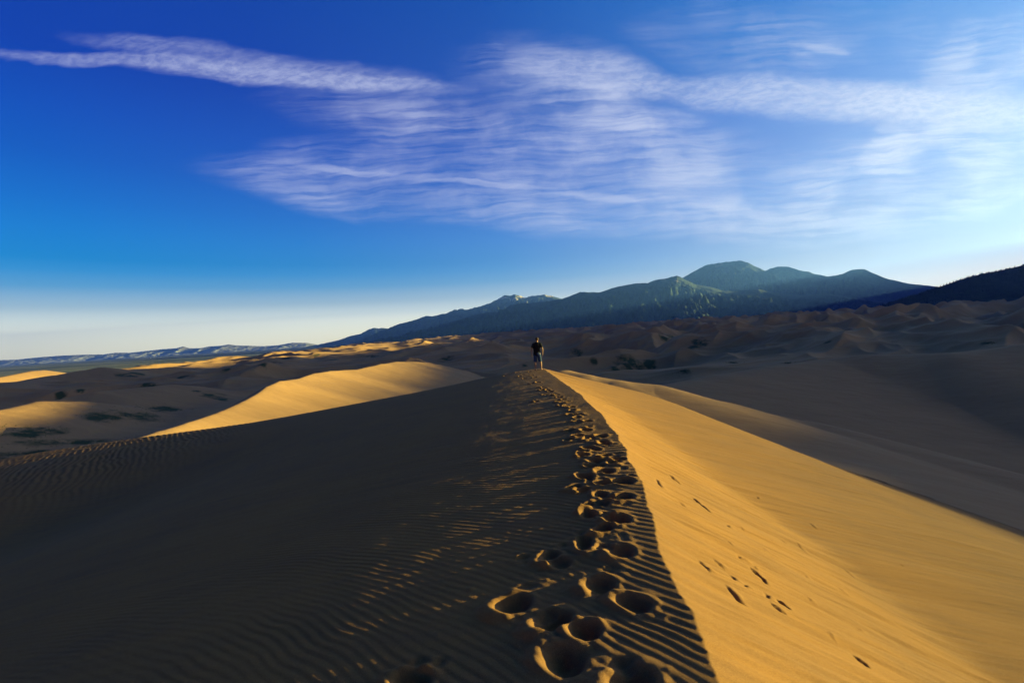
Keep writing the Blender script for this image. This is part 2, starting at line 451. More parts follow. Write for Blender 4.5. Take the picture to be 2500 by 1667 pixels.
def far_height(x, y, keys=True, detail=True):
    x = np.asarray(x, np.float32); y = np.asarray(y, np.float32)
    r = np.sqrt(x * x + y * y); u = x / np.maximum(np.abs(y), 1)
    rmax = np.interp(u, [-1.6, -1.1, -.8, -.55, -.35, -.1, .2, .5, .8, 1.2, 2], [900, 1050, 1250, 1750, 2500, 3300, 3100, 2700, 2300, 2000, 1800])
    rise = np.interp(u, [-1.2, -.6, -.3, 0, .4, .8, 1.3], [0, 8, 22, 29, 28, 24, 24])
    m = -40 + rise * sstep(np.interp(u, [-.6, -.45, .12, .35], [150, 700, 700, 150]), 1.0 * rmax, r)
    wx = 60 * fbm(x / 420, y / 420, 2, 300); wy = 60 * fbm(x / 420 + 7, y / 420, 2, 305)
    ca, sa = math.cos(.45), math.sin(.45)
    px_ = (x + wx) * ca + (y + wy) * sa; py_ = -(x + wx) * sa + (y + wy) * ca
    near = sstep(120, 420, r) * (1 - (1 - sstep(330, 700, r)) * sstep(.1, -.3, u))
    h = 19 * (ridged(px_ / 430, py_ / 250, 2, 310, .5) - .55)
    skew = .35 * h
    h2 = 9.5 * (ridged((px_ + skew * 2) / 210, (py_ + skew * 3) / 115, 2, 320, .42) - .5)
    calm = np.interp(u, [-1, -.35, -.1], [.5, .6, 1])
    h = h * calm * (.25 + .75 * near) + np.interp(u, [-.1, .2], [1.35, 1.75]) * h2 * calm * (.2 + .8 * near)
    if detail:
        h = h + np.interp(u, [-.1, .2], [2.2, 3.4]) * (ridged(px_ / 80 + h * .02, py_ / 44 + h * .03, 2, 340, .4) - .6) * (.3 + .7 * near)
    z = m + h * (.60 + np.interp(u, [-.6, -.4, .1, .3], [.75, .5, .5, .75]) * sstep(200, 700, r))
    z = z - 45 * sstep(rmax * .93, rmax * 1.06, r + 90 * fbm(x / 300, y / 300, 3, 360))
    if keys:
        for d, k in KEYS:
            z = smax(z, d(x, y), k)
    return z

th = np.linspace(R(-72), R(72), 1250)
rs = np.concatenate([np.geomspace(20, 60, 120)[:-1], np.geomspace(60, 4200, 1350)])
TH, RR = np.meshgrid(th, rs)
FX = (RR * np.sin(TH)).astype(np.float32); FY = (RR * np.cos(TH)).astype(np.float32)
FZ = far_height(FX, FY)
FZ += sstep(50, 150, RR) * .12 * fbm(FX / 9, FY / 6, 3, 380)
fz_in = fg_base(FX, FY)[0]
fil = sstep(4, 18, FX) * sstep(130, 90, RR)
FZ = np.where(fil > 0, smax(FZ, fz_in - .6, .01 + 5 * fil), FZ)
FZ = np.where((RR < 62) & (fz_in > FZ), FZ - .6, FZ)
# a sheet behind the camera and below, so the field closes round the dune
# vegetation in the hollows
vegpx = [(262, 1020, 46, 15), (330, 1014, 60, 12), (400, 1000, 45, 8), (90, 1048, 60, 8), (190, 1080, 120, 7), (60, 1110, 90, 9), (40, 1062, 60, 5), (310, 916, 26, 6), (335, 912, 20, 4),
         (150, 962, 14, 5), (195, 953, 12, 3), (520, 965, 34, 6), (545, 975, 30, 5), (480, 955, 14, 4), (550, 900, 14, 4), (675, 885, 14, 4), (700, 876, 20, 4), (770, 866, 14, 3), (360, 940, 30, 3),
         (640, 890, 14, 3), (1405, 865, 20, 6), (1450, 884, 12, 2), (1540, 895, 42, 5), (1590, 888, 24, 4), (1500, 898, 20, 4), (1670, 907, 20, 2), (1710, 835, 22, 5), (1625, 825, 20, 4), (1790, 885, 16, 5),
         (2020, 835, 14, 3), (1922, 886, 11, 3), (2410, 838, 16, 3), (1640, 822, 16, 3), (1280, 893, 10, 5), (2460, 1206, 40, 9), (2490, 1222, 40, 9), (1700, 848, 20, 2), (450, 918, 22, 3), (800, 880, 30, 3), (910, 870, 26, 3), (1090, 876, 24, 2)]
all_f = lambda x, y: np.maximum(far_height(x, y, True, True), np.where((np.abs(x) < 60) & (y < 60), fg_base(x, y)[0], -999))
patches = []
for (px, py, wx_, wy_) in vegpx:
    gx, gy_, gz = px_ground(px, py, all_f)
    if gy_ < 55: continue
    sx = wx_ / F * gy_
    sy = min(max(wy_ / F * gy_ * gy_ / max(abs(gz), 6) * .8, sx * .3), sx * 1.1)
    patches.append((gx, gy_, sx, sy))
veg = np.zeros_like(FX)
for gx, gy_, sx, sy in patches:
    a = math.atan2(gx, gy_)
    dx = FX - gx; dy = FY - gy_
    l = dx * math.cos(a) - dy * math.sin(a); q = dx * math.sin(a) + dy * math.cos(a)
    veg = np.maximum(veg, np.exp(-(l / sx) ** 2 - (q / sy) ** 2))
ff = grid_object('sand_dunes', FX, FY, FZ, M_SANDF)
add_attr(ff, 'veg', veg)
tag(ff, 'wide field of sand dunes in shadow, some with sunlit tips, between plain and mountains', 'dunes', kind='structure')

# grass tufts in the hollows
gv, gf_ = [], []
vi = 0
for (gx, gy_, sx, sy) in patches:
    if gy_ > 330: continue
    n_ = int(min(1500, max(60, sx * sy * 1.3)))
    a = math.atan2(gx, gy_)
    l = rng.normal(0, .55, n_) * sx; q = rng.normal(0, .55, n_) * sy
    tx = gx + l * math.cos(a) + q * math.sin(a); ty = gy_ - l * math.sin(a) + q * math.cos(a)
    tz = far_height(tx, ty)
    k = fbm(tx / (sx * .5 + 2), ty / (sy * .5 + 2), 3, 400) > -.22
    big = .28 + .0003 * gy_
    for x_, y_, z_ in zip(tx[k], ty[k], tz[k]):
        h_ = big * random.uniform(.5, 1.3)
        for b_ in range(4):
            an = random.uniform(0, 6.28); ln = random.uniform(.1, .6) * h_; w_ = h_ * .22
            ox, oy = random.uniform(-.4, .4) * h_, random.uniform(-.4, .4) * h_
            gv += [(x_ + ox + w_ * math.sin(an), y_ + oy - w_ * math.cos(an), z_ - .15), (x_ + ox - w_ * math.sin(an), y_ + oy + w_ * math.cos(an), z_ - .15), (x_ + ox + ln * math.cos(an), y_ + oy + ln * math.sin(an), z_ + h_)]
            gf_.append((vi, vi + 1, vi + 2)); vi += 3
me = bpy.data.meshes.new('grass'); me.from_pydata(gv, [], gf_); me.update()
t = NT('grass'); pn = t.noise(t.pos(), .2, 4)
t.l.new(t.ramp(pn, [(.35, (.035, .055, .014)), (.65, (.085, .11, .028))]), t.b.inputs['Base Color'])
me.materials.append(t.m)
go = bpy.data.objects.new('grass', me); COL.objects.link(go)
tag(go, 'dark green grass growing in patches in the hollows between the dunes', 'grass', kind='stuff')

# ------------------------------------------------------------------ plain
t = NT('plain'); p = t.pos()
n1 = t.noise(t.mapping(p, (.00012, .0009, 1)), 1.0, 5, .6)
n2 = t.noise(p, .004, 6, .6)
f = t.math('ADD', t.math('MULTIPLY', n1, .75), t.math('MULTIPLY', n2, .25))
c = t.ramp(f, [(.38, (.03, .04, .04)), (.47, (.06, .07, .05)), (.53, (.17, .165, .095)), (.60, (.08, .085, .055)), (.70, (.22, .20, .14))])
t.l.new(c, t.b.inputs['Base Color'])
gxs = np.concatenate([np.linspace(-23500, -4500, 60), np.linspace(-4300, 8900, 90)]); gys = np.concatenate([np.linspace(-1400, 4000, 60), np.linspace(4300, 21500, 60)])
PX, PY = np.meshgrid(gxs, gys)
PZ = np.full_like(PX, -52.0) + 2.5 * fbm(PX / 900, PY / 900, 3, 420)
pl = grid_object('ground', PX, PY, PZ, t.m)
tag(pl, 'flat green and brown plain stretching to the far blue range', 'plain', kind='structure')

# ------------------------------------------------------------------ mountains
def mount_mat(name, forest, rock, meadow, bump=8.0, sc=1.0):
    t = NT(name); p = t.pos()
    rk = t.attr('rock'); md = t.attr('meadow')
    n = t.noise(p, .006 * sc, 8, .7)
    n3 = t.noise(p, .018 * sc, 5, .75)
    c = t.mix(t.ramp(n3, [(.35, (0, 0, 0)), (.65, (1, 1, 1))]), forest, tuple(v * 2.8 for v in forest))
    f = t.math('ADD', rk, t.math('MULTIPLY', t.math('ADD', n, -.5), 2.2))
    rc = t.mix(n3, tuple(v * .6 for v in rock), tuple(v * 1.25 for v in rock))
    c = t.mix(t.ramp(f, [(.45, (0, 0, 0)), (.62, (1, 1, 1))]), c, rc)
    f2 = t.math('ADD', md, t.math('MULTIPLY', t.math('ADD', n, -.5), 1.2))
    c = t.mix(t.ramp(f2, [(.42, (0, 0, 0)), (.6, (1, 1, 1))]), c, meadow)
    t.l.new(c, t.b.inputs['Base Color'])
    t.l.new(t.bump(t.noise(p, .02 * sc, 8, .65), .8, bump), t.b.inputs['Normal'])
    return t.m

def range_mesh(name, spine, front, back, mat, seed, amp=.30, zbase=-55, na=600, nb=200, rockline=.75, apron=0.0, fine=1.0, meadow_b=None, fronts=None, lam=520., toe=1.3):
    """a mountain range along a spine; rows run from its back foot over the spine to its front foot"""
    P = np.array(spine, float)
    seg = np.sqrt(((P[1:, :2] - P[:-1, :2]) ** 2).sum(1)); cum = np.concatenate([[0], np.cumsum(seg)])
    a = np.linspace(0, cum[-1], na)
    sx = np.interp(a, cum, P[:, 0]); sy = np.interp(a, cum, P[:, 1]); sz = np.interp(a, cum, P[:, 2])
    def sm(v, w):
        k = np.exp(-.5 * (np.arange(-3 * w, 3 * w + 1) / w) ** 2); k /= k.sum()
        return np.convolve(np.pad(v, 3 * w, mode='edge'), k, 'valid')
    sxs, sys_ = sm(sx, na // 40), sm(sy, na // 40)
    tx = np.gradient(sxs); ty = np.gradient(sys_); L = np.hypot(tx, ty); tx /= L; ty /= L
    nxx, nyy = ty, -tx                       # towards the viewer for a spine running left to right
    nbk = nb // 3
    b = np.concatenate([-back * np.linspace(1, 0, nbk + 1)[:-1] ** 1.3, front * np.linspace(0, 1, nb) ** 1.15])
    B, A = np.meshgrid(b, a, indexing='ij')
    fsc = np.ones_like(a) if fronts is None else sm(np.interp(a, cum, fronts), na // 40)
    B = B * fsc[None, :]; front = front * fsc[None, :]; back = back * fsc[None, :]
    SZ = sz[None, :] - zbase
    wv = 1 + .35 * fbm(A / (lam * 2.2), B * 0 + seed, 3, seed + 1)
    tt = np.where(B >= 0, B / (front * np.clip(wv, .6, 1.4)), -B / back)
    tt = np.clip(tt, 0, 1)
    prof = (1 - tt) ** toe
    if apron > 0:
        prof = prof * (1 - apron) + apron * (1 - np.clip(np.where(B >= 0, B / front, -B / back), 0, 1)) ** .8
    wa = A + lam * .35 * fbm(A / lam, B / lam, 3, seed + 5)
    sp = ridged(wa / lam, (B + seed * 91) / (lam * 2.4), 6, seed + 11, .5) - 1.15
    sp2 = ridged(wa / (lam * .3), B / (lam * .45), 4, seed + 37, .5) - 1.0
    gate = sstep(0, .45, tt) * prof ** .6
    h = SZ * (prof + amp * gate * (sp * 1.15 + sp2 * .72))
    h = h + fine * .010 * SZ * fbm(A / 90, B / 90, 4, seed + 60, .6) * prof ** .5
    Zm = zbase + np.maximum(h, -20 * tt)
    Xm = sxs[None, :] + nxx[None, :] * B + 0 * A; Ym = sys_[None, :] + nyy[None, :] * B
    o = grid_object(name, Xm, Ym, Zm, mat)
    hn = np.clip(h / max(1.0, float(sz.max() - zbase)), 0, 1)
    gz = np.gradient(Zm, axis=1) / (np.gradient(A, axis=1))
    rock = (hn - rockline) * 2.5 + .62 * fbm(A / 330, B / 260, 5, seed + 80) + .28 * np.clip(np.abs(gz) - .45, 0, 1)
    add_attr(o, 'rock', rock)
    md = np.full_like(h, -1.0) if meadow_b is None else sstep(meadow_b[0], meadow_b[1], tt) + .35 * fbm(A / 500, B / 200, 4, seed + 90)
    add_attr(o, 'meadow', md)
    return o, Xm, Ym, Zm

FOREST = (.009, .018, .011)
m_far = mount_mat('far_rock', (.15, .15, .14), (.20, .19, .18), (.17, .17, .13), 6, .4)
m_b = mount_mat('peak_rock', (.016, .026, .018), (.50, .43, .37), (.06, .08, .03), 22, .7)
m_c = mount_mat('forest_slope', FOREST, (.085, .072, .060), (.018, .032, .014), 12)
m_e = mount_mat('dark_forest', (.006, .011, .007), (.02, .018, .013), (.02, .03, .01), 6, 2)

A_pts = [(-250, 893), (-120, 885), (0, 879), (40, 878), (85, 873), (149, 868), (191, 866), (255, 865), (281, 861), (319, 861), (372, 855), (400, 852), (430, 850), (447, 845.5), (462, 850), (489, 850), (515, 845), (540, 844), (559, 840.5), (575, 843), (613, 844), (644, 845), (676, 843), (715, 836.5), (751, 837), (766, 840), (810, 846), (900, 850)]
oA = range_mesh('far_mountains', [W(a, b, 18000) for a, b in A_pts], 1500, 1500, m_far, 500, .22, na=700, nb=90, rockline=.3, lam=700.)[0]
tag(oA, 'pale blue far mountain range on the left horizon beyond the plain', 'mountains', kind='structure')
B1 = [(640, 862), (690, 857), (719, 852), (761, 846), (800, 836), (828, 830), (855, 820), (880, 815), (900, 804), (914, 800), (925, 802), (932, 800), (947, 802), (980, 806), (1020, 812), (1080, 815), (1200, 810)]
oB1 = range_mesh('blue_mountain', [W(a, b, 14500) for a, b in B1], 1700, 1500, m_b, 540, .25, na=500, nb=110, rockline=.78, lam=600.)[0]
tag(oB1, 'blue mountain with a pale bare top at the left end of the main range', 'mountain', kind='structure')
B2 = [(760, 866), (800, 860), (830, 855), (864, 845), (906, 825), (947, 802), (970, 792), (1013, 781), (1040, 771), (1055, 772), (1093, 764), (1099, 760), (1110, 755.5), (1117, 757), (1123, 753), (1130, 754), (1135, 757), (1160, 751), (1191, 742), (1204, 736), (1234, 720), (1242, 723), (1255, 718.5), (1274, 723), (1285, 728), (1291, 723), (1312, 721), (1331, 719), (1350, 724), (1366, 728), (1400, 738), (1450, 748), (1560, 752), (1700, 760)]
B2f = []
for a in np.linspace(760, 1700, 260):
    jag = float(perlin(np.array([a * .11]), np.array([2.2]), 71)[0] * 2.0 + perlin(np.array([a * .31]), np.array([5.2]), 72)[0] * 1.5) * float(sstep(1000, 1100, a))
    B2f.append((a, float(np.interp(a, *zip(*B2))) + jag))
oB2 = range_mesh('rocky_mountain', [W(a, b, 11500) for a, b in B2f], 2300, 1600, m_b, 560, .42, na=900, nb=200, rockline=.76, lam=560.)[0]
tag(oB2, 'mountain range with bare grey rock peaks rising behind the dark forested slope', 'mountain', kind='structure')
C = [(700, 868), (800, 862), (900, 848), (960, 828), (1000, 817), (1072, 793), (1119, 781), (1161, 768), (1193, 762), (1225, 759), (1246, 745), (1268, 740), (1300, 739), (1340, 735), (1370, 730), (1389, 724), (1405, 717), (1416, 713), (1440, 713), (1465, 714), (1480, 708), (1500, 702), (1538, 694), (1555, 691.5), (1581, 691), (1600, 683), (1619, 681), (1640, 676), (1653, 673), (1668, 680), (1700, 695), (1738, 701), (1761, 709), (1800, 712), (1850, 706), (1900, 716), (1960, 722), (2020, 716), (2080, 728), (2140, 735), (2220, 742)]
Cy = lambda px: np.interp(px, [700, 1250, 1700, 2220], [8600, 7600, 6600, 5600])
oC = range_mesh('forested_mountain', [W(a, b, float(Cy(a))) for a, b in C], 2700, 1100, m_c, 600, .30, na=1100, nb=260, rockline=.80, apron=.10, meadow_b=(.84, .95), lam=330., toe=1.5)[0]
tag(oC, 'dark forested mountain slope with rock patches above the green meadow behind the dunes', 'mountain', kind='structure')
D = [(1560, 760), (1620, 715), (1640, 698), (1668, 678), (1691, 664), (1725, 647), (1755, 642), (1793, 638), (1805, 636), (1825, 641), (1850, 653), (1868, 661), (1880, 656), (1895, 652), (1915, 650), (1930, 653), (1948, 659), (1975, 664), (1990, 669), (2020, 675), (2040, 673), (2060, 668), (2080, 659), (2100, 657), (2112, 657), (2135, 668), (2165, 680), (2200, 688), (2225, 693), (2260, 696), (2295, 699), (2330, 703), (2380, 700), (2500, 670)]
Dy = lambda px: np.interp(px, [1560, 1800, 2100, 2330, 2500], [8900, 8200, 7000, 5900, 5400])
SDX, SDY, TAN = math.sin(R(SUN_AZ)), math.cos(R(SUN_AZ)), math.tan(R(SUN_EL))
H0S, H0V = [-3000, -60, -8, 8, 26, 60, 230, 310, 450, 630, 800, 930, 1000, 1130, 1290, 1560, 2000, 3000, 3500], [-4.5, -4.5, -4.5, -5.5, -7.5, -10, -10, -2, 22, 47, 45, 25, 0, -28, -24, -14, -7, -7, -8]
def shade_z(x, y):
    """height at which a ridge at x, y just hides the low sun from the dunes"""
    return (x * SDX + y * SDY) * TAN + float(np.interp(-x * SDY + y * SDX, H0S, H0V))
Din = [W(a, b, float(Dy(a))) for a, b in D if a < 2350]
Dout = [(5420, 5250, 300), (5150, 4700, 330), (5050, 4300, 350)] + [(x_, y_, shade_z(x_, y_)) for x_, y_ in ((5000, 3800), (4950, 3300), (4900, 2800), (4900, 2300), (4900, 1900), (4950, 1600))] + [(5100, 1000, 430), (5300, 200, 330), (5500, -800, 200)]  # unseen extension added right of the view to shade the far dunes
Dspine = Din + Dout
Dfr = [1.0] * len(Din) + [.8, .55, .35] + [.35] * (len(Dout) - 3)
oD = range_mesh('bare_mountain', Dspine, 2300, 900, m_c, 640, .27, na=1000, nb=240, rockline=.85, lam=380., fronts=Dfr)[0]
tag(oD, 'high rounded mountain with a bare hazy summit, tallest on the skyline', 'mountain', kind='structure')
oS = range_mesh('shade_ridge', [(9200, 4600, 430), (9250, 5300, 600), (9350, 6000, 820), (9650, 6700, 950), (10300, 7350, 1080), (11000, 7900, 1190), (11700, 8450, 1300), (12300, 8900, 1330)], 900, 700, m_c, 720, .2, na=300, nb=60, rockline=.85, lam=600.)[0]  # out of view, added to keep the low sun off the main range
tag(oS, 'unseen ridge added beyond the right end of the main range to shade it', 'mountain', kind='structure')
E_ = [(2020, 775), (2060, 768), (2104, 763), (2160, 744), (2223, 724), (2260, 712), (2295, 700), (2330, 688), (2372, 675), (2405, 667), (2436, 662), (2465, 655), (2500, 647)]
Espine = [W(a, b, 2050) for a, b in E_] + [(2440, 1930, 200)] + [(x_, y_, shade_z(x_, y_)) for x_, y_ in ((2560, 1760), (2600, 1600), (2630, 1400), (2650, 1300), (2650, 1200), (2650, 1130), (2650, 1000), (2645, 920), (2640, 850), (2630, 780), (2620, 700), (2610, 600), (2606, 570), (2604, 555), (2602, 540), (2600, 525), (2598, 510), (2595, 490), (2590, 440), (2580, 300), (2560, 0), (2540, -400), (2500, -900), (2450, -1300))]  # past the right edge the unseen crest is shaped to shade the dunes
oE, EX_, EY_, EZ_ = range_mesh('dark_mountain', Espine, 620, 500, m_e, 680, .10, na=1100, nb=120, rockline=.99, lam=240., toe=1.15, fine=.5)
tag(oE, 'near mountain in deep shade at the right edge, black against the bright sky', 'mountain', kind='structure')

# trees of the dark mountain: a far wood
tv, tf = [], []
nb_, na_ = EX_.shape
vi = 0
k0 = nb_ - 120
for n_ in range(9000):
    i = int(k0 + min(abs(rng.normal(0, 1)) * 28 - 3, 118)); j = rng.integers(0, int(na_ * .62))
    x_, y_, z_ = float(EX_[i, j]) + rng.normal(0, 4), float(EY_[i, j]) + rng.normal(0, 4), float(EZ_[i, j])
    if z_ < -30: continue
    h_ = rng.uniform(4, 9.5); w_ = h_ * rng.uniform(.2, .34)
    for zz0, zz1, ww in ((0.0, .62, 1.0), (.38, 1.0, .68)):
        base = vi
        for q in range(5):
            an = q * 1.2566 + n_
            tv.append((x_ + w_ * ww * math.cos(an), y_ + w_ * ww * math.sin(an), z_ - .8 + h_ * zz0))
        tv.append((x_, y_, z_ - .8 + h_ * zz1)); vi += 6
        for q in range(5): tf.append((base + q, base + (q + 1) % 5, base + 5))
me = bpy.data.meshes.new('forest'); me.from_pydata(tv, [], tf); me.update()
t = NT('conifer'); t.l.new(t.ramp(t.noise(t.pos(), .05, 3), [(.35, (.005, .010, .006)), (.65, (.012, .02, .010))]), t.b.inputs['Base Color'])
me.materials.append(t.m)
fo = bpy.data.objects.new('forest', me); COL.objects.link(fo)
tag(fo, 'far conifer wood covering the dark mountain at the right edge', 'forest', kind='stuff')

# ------------------------------------------------------------------ person
def tube(vs, fs, rings, n=14):
    """closed tapered tube through rings (x, y, z, rx, ry) with the ring plane across the path"""
    base = len(vs)
    pts = [Vector(r[:3]) for r in rings]
    ref = Vector((1, 0, 0))
    for i, r in enumerate(rings):
        d = (pts[min(i + 1, len(pts) - 1)] - pts[max(i - 1, 0)]).normalized()
        e1 = ref - d * ref.dot(d)
        if e1.length < .1: e1 = Vector((0, 1, 0)) - d * d.y
        e1.normalize(); e2 = d.cross(e1)
        for k in range(n):
            an = 2 * math.pi * k / n
            vs.append(tuple(pts[i] + e1 * r[3] * math.cos(an) + e2 * r[4] * math.sin(an)))
    for i in range(len(rings) - 1):
        for k in range(n):
            a = base + i * n + k; b = base + i * n + (k + 1) % n
            fs.append((a, b, b + n, a + n))
    fs.append(tuple(base + k for k in range(n))[::-1])
    fs.append(tuple(base + (len(rings) - 1) * n + k for k in range(n)))
def capsule(vs, fs, p0, p1, r0, r1, n=12, flat=1.0):
    p0, p1 = Vector(p0), Vector(p1); d = (p1 - p0).normalized()
    rings = []
    for q in (-.95, -.7, -.35): rings.append((*(p0 + d * r0 * q), r0 * math.sqrt(1 - q * q), r0 * flat * math.sqrt(1 - q * q)))
    for k in range(5):
        s = k / 4; rr_ = r0 + (r1 - r0) * s
        rings.append((*(p0.lerp(p1, s)), rr_, rr_ * flat))
    for q in (.35, .7, .95): rings.append((*(p1 + d * r1 * q), r1 * math.sqrt(1 - q * q), r1 * flat * math.sqrt(1 - q * q)))
    tube(vs, fs, rings, n)
def part(name, vs, fs, mat, parent, vox, smooth=4):
    me = bpy.data.meshes.new(name); me.from_pydata(vs, [], fs); me.update()
    me.polygons.foreach_set('use_smooth', np.ones(len(me.polygons), bool))
    me.materials.append(mat)
    o = bpy.data.objects.new(name, me); COL.objects.link(o); o.parent = parent
    m = o.modifiers.new('r', 'REMESH'); m.mode = 'VOXEL'; m.voxel_size = vox; m.use_smooth_shade = True
    m = o.modifiers.new('s', 'SMOOTH'); m.iterations = smooth; m.factor = .5
    return o

def simple(name, c, c2=None, scale=40, rough=.8):
    t = NT(name); t.b.inputs['Roughness'].default_value = rough
    n = t.noise(t.new('ShaderNodeTexCoord').outputs['Object'], scale, 4)
    t.l.new(t.ramp(n, [(.35, c), (.65, c2 or tuple(v * 1.3 for v in c))]), t.b.inputs['Base Color'])
    return t.m
M_SKIN = simple('skin', (.30, .16, .10), (.35, .19, .125), 30, .55)
M_HAIR = simple('hair', (.03, .014, .007), (.06, .028, .012), 120, .6)
M_TEE = simple('black_cotton', (.006, .006, .007), (.012, .012, .014), 60, .9)
M_DENIM = simple('blue_denim', (.022, .04, .09), (.035, .06, .12), 90, .9)

root = bpy.data.objects.new('person', None); COL.objects.link(root)
pz_ = float(fg_base(np.array([PERSON_XY[0]]), np.array([PERSON_XY[1]]))[0][0])
root.location = (PERSON_XY[0], PERSON_XY[1], pz_ - .005)
tag(root, 'person in black t-shirt and blue shorts standing barefoot on the dune crest, seen from behind', 'person')

vs, fs = [], []
# legs: foot, ankle, calf, knee, thigh
for sx_, hx, kx, ax, ay in ((1, .085, .15, .168, .03), (-1, -.11, -.135, -.150, -.03)):
    tube(vs, fs, [(hx, 0, .92, .085, .095), (hx + (kx - hx) * .3, .005, .80, .085, .092), (hx + (kx - hx) * .7, .005, .62, .07, .076), (kx, .0 + ay * .4, .50, .055, .06), (kx + (ax - kx) * .2, ay - .012, .42, .054, .062),
                  (kx + (ax - kx) * .45, ay - .02, .33, .056, .064), (kx + (ax - kx) * .75, ay - .01, .20, .043, .048), (ax, ay, .10, .034, .038), (ax, ay - .005, .03, .036, .045)])
    out = .03 * sx_
    tube(vs, fs, [(ax, ay - .065, .03, .022, .022), (ax, ay - .05, .035, .034, .033), (ax + out * .3, ay + .02, .04, .038, .036), (ax + out * .7, ay + .10, .028, .044, .024), (ax + out, ay + .16, .018, .046, .016), (ax + out, ay + .18, .014, .040, .012)])
    for q in range(5):
        tx_ = ax + out + sx_ * (.034 - .017 * q) * -1
        r_ = .013 if q == 0 else .0095 - .0006 * q
        capsule(vs, fs, (tx_, ay + .17, .013), (tx_ + .002 * sx_, ay + .207 - .007 * q, .011), r_, r_ * .85, 10)
# torso and neck
tube(vs, fs, [(-.015, 0, .84, .12, .09), (-.015, 0, .92, .165, .115), (-.02, .005, 1.02, .152, .105), (-.022, .005, 1.12, .145, .10), (-.02, 0, 1.25, .165, .11), (-.01, -.005, 1.37, .178, .115), (-.005, -.01, 1.45, .165, .09),
              (0, -.005, 1.50, .10, .065), (.005, .0, 1.54, .060, .058), (.008, .008, 1.60, .054, .056)])
# head with jaw, nose and ears
tube(vs, fs, [(.010, .035, 1.565, .030, .035), (.012, .035, 1.585, .052, .065), (.014, .025, 1.63, .066, .086), (.016, .015, 1.68, .074, .096), (.017, .01, 1.72, .073, .095), (.018, .008, 1.755, .058, .075), (.018, .008, 1.778, .026, .035)], 18)
capsule(vs, fs, (.016, .105, 1.69), (.016, .122, 1.657), .009, .014, 10)
for s in (-1, 1): capsule(vs, fs, (.016 + s * .077, .01, 1.70), (.015 + s * .074, .018, 1.655), .016, .010, 10)
# arms, hands
hands = []
for sh, el, wr in (((.175, -.01, 1.425), (.282, -.045, 1.15), (.285, .015, .905)), ((-.195, -.01, 1.425), (-.300, -.03, 1.15), (-.315, .03, .90))):
    S_, E1, W1 = Vector(sh), Vector(el), Vector(wr)
    capsule(vs, fs, S_, E1, .056, .041)
    tube(vs, fs, [(*E1, .040, .041), (*E1.lerp(W1, .25), .042, .042), (*E1.lerp(W1, .65), .033, .034), (*W1, .025, .030), (*(W1 + (W1 - E1).normalized() * .03), .026, .034)])
    d = (W1 - E1).normalized(); sgn = 1 if sh[0] > 0 else -1
    d = (d + Vector((0, .05, 0))).normalized()
    fw = Vector((0, 1, 0)); fw = (fw - d * fw.dot(d)).normalized()      # thumb side points forward
    inn = Vector((-sgn, 0, 0)); inn = (inn - d * inn.dot(d)).normalized()
    P0 = W1 + d * .015; P1 = W1 + d * .095
    tube(vs, fs, [(*P0, .018, .030), (*P0.lerp(P1, .4), .017, .040), (*P1, .015, .041)])
    for q, ln in enumerate((.070, .080, .074, .058)):
        k0_ = P1 + fw * (.030 - .020 * q); k1 = k0_ + d * ln * .45 + inn * .012; k2 = k1 + d * ln * .32 + inn * .018; k3 = k2 + d * ln * .16 + inn * .02
        capsule(vs, fs, k0_ - d * .01, k1, .0095, .0088, 10); capsule(vs, fs, k1, k2, .0088, .008, 10); capsule(vs, fs, k2, k3, .008, .007, 10)
    T0 = P0 + fw * .024 + d * .015; T1 = T0 + fw * .030 + d * .035 + inn * .01; T2 = T1 + d * .032 + fw * .008 + inn * .008
    capsule(vs, fs, T0, T1, .014, .011, 10); capsule(vs, fs, T1, T2, .011, .009, 10)
part('body', vs, fs, M_SKIN, root, .0065, 3)
# hair
vs, fs = [], []
tube(vs, fs, [(.014, -.055, 1.625, .050, .018), (.015, -.052, 1.645, .066, .038), (.016, -.035, 1.68, .080, .072), (.017, -.015, 1.715, .083, .098), (.018, .0, 1.75, .076, .095), (.019, .004, 1.778, .055, .07), (.019, .004, 1.795, .022, .03)], 18)
part('hair', vs, fs, M_HAIR, root, .007, 2)
# t-shirt
vs, fs = [], []
tube(vs, fs, [(-.035, 0, .80, .192, .135), (-.034, 0, .86, .195, .135), (-.03, .003, .98, .185, .128), (-.028, .003, 1.12, .180, .122), (-.022, 0, 1.25, .192, .130), (-.012, -.005, 1.37, .205, .132), (-.006, -.01, 1.455, .185, .105), (-.002, -.008, 1.50, .125, .080), (0, -.004, 1.525, .078, .068)], 20)
for sh, el in (((.17, -.01, 1.44), (.262, -.033, 1.225)), ((-.19, -.01, 1.44), (-.280, -.025, 1.225))):
    S_, E1 = Vector(sh), Vector(el); q = S_.lerp(E1, .5)
    tube(vs, fs, [(*(S_ + Vector((-.04 if sh[0] > 0 else .04, 0, .02))), .05, .06), (*S_, .070, .074), (*q, .072, .074), (*E1, .070, .072)], 16)
shirt = part('shirt', vs, fs, M_TEE, root, .008, 3)
# shorts
vs, fs = [], []
tube(vs, fs, [(-.015, 0, .98, .165, .12), (-.015, 0, .90, .185, .135), (-.013, 0, .80, .185, .132), (-.012, 0, .76, .16, .11)], 20)
for sx_, hx, bx_ in ((1, .085, .128), (-1, -.11, -.142)):
    tube(vs, fs, [(hx, 0, .86, .095, .12), (hx + (bx_ - hx) * .3, .0, .75, .102, .118), (hx + (bx_ - hx) * .6, .003, .62, .098, .108), (bx_, .004, .465, .093, .10)], 16)
part('shorts', vs, fs, M_DENIM, root, .008, 3)

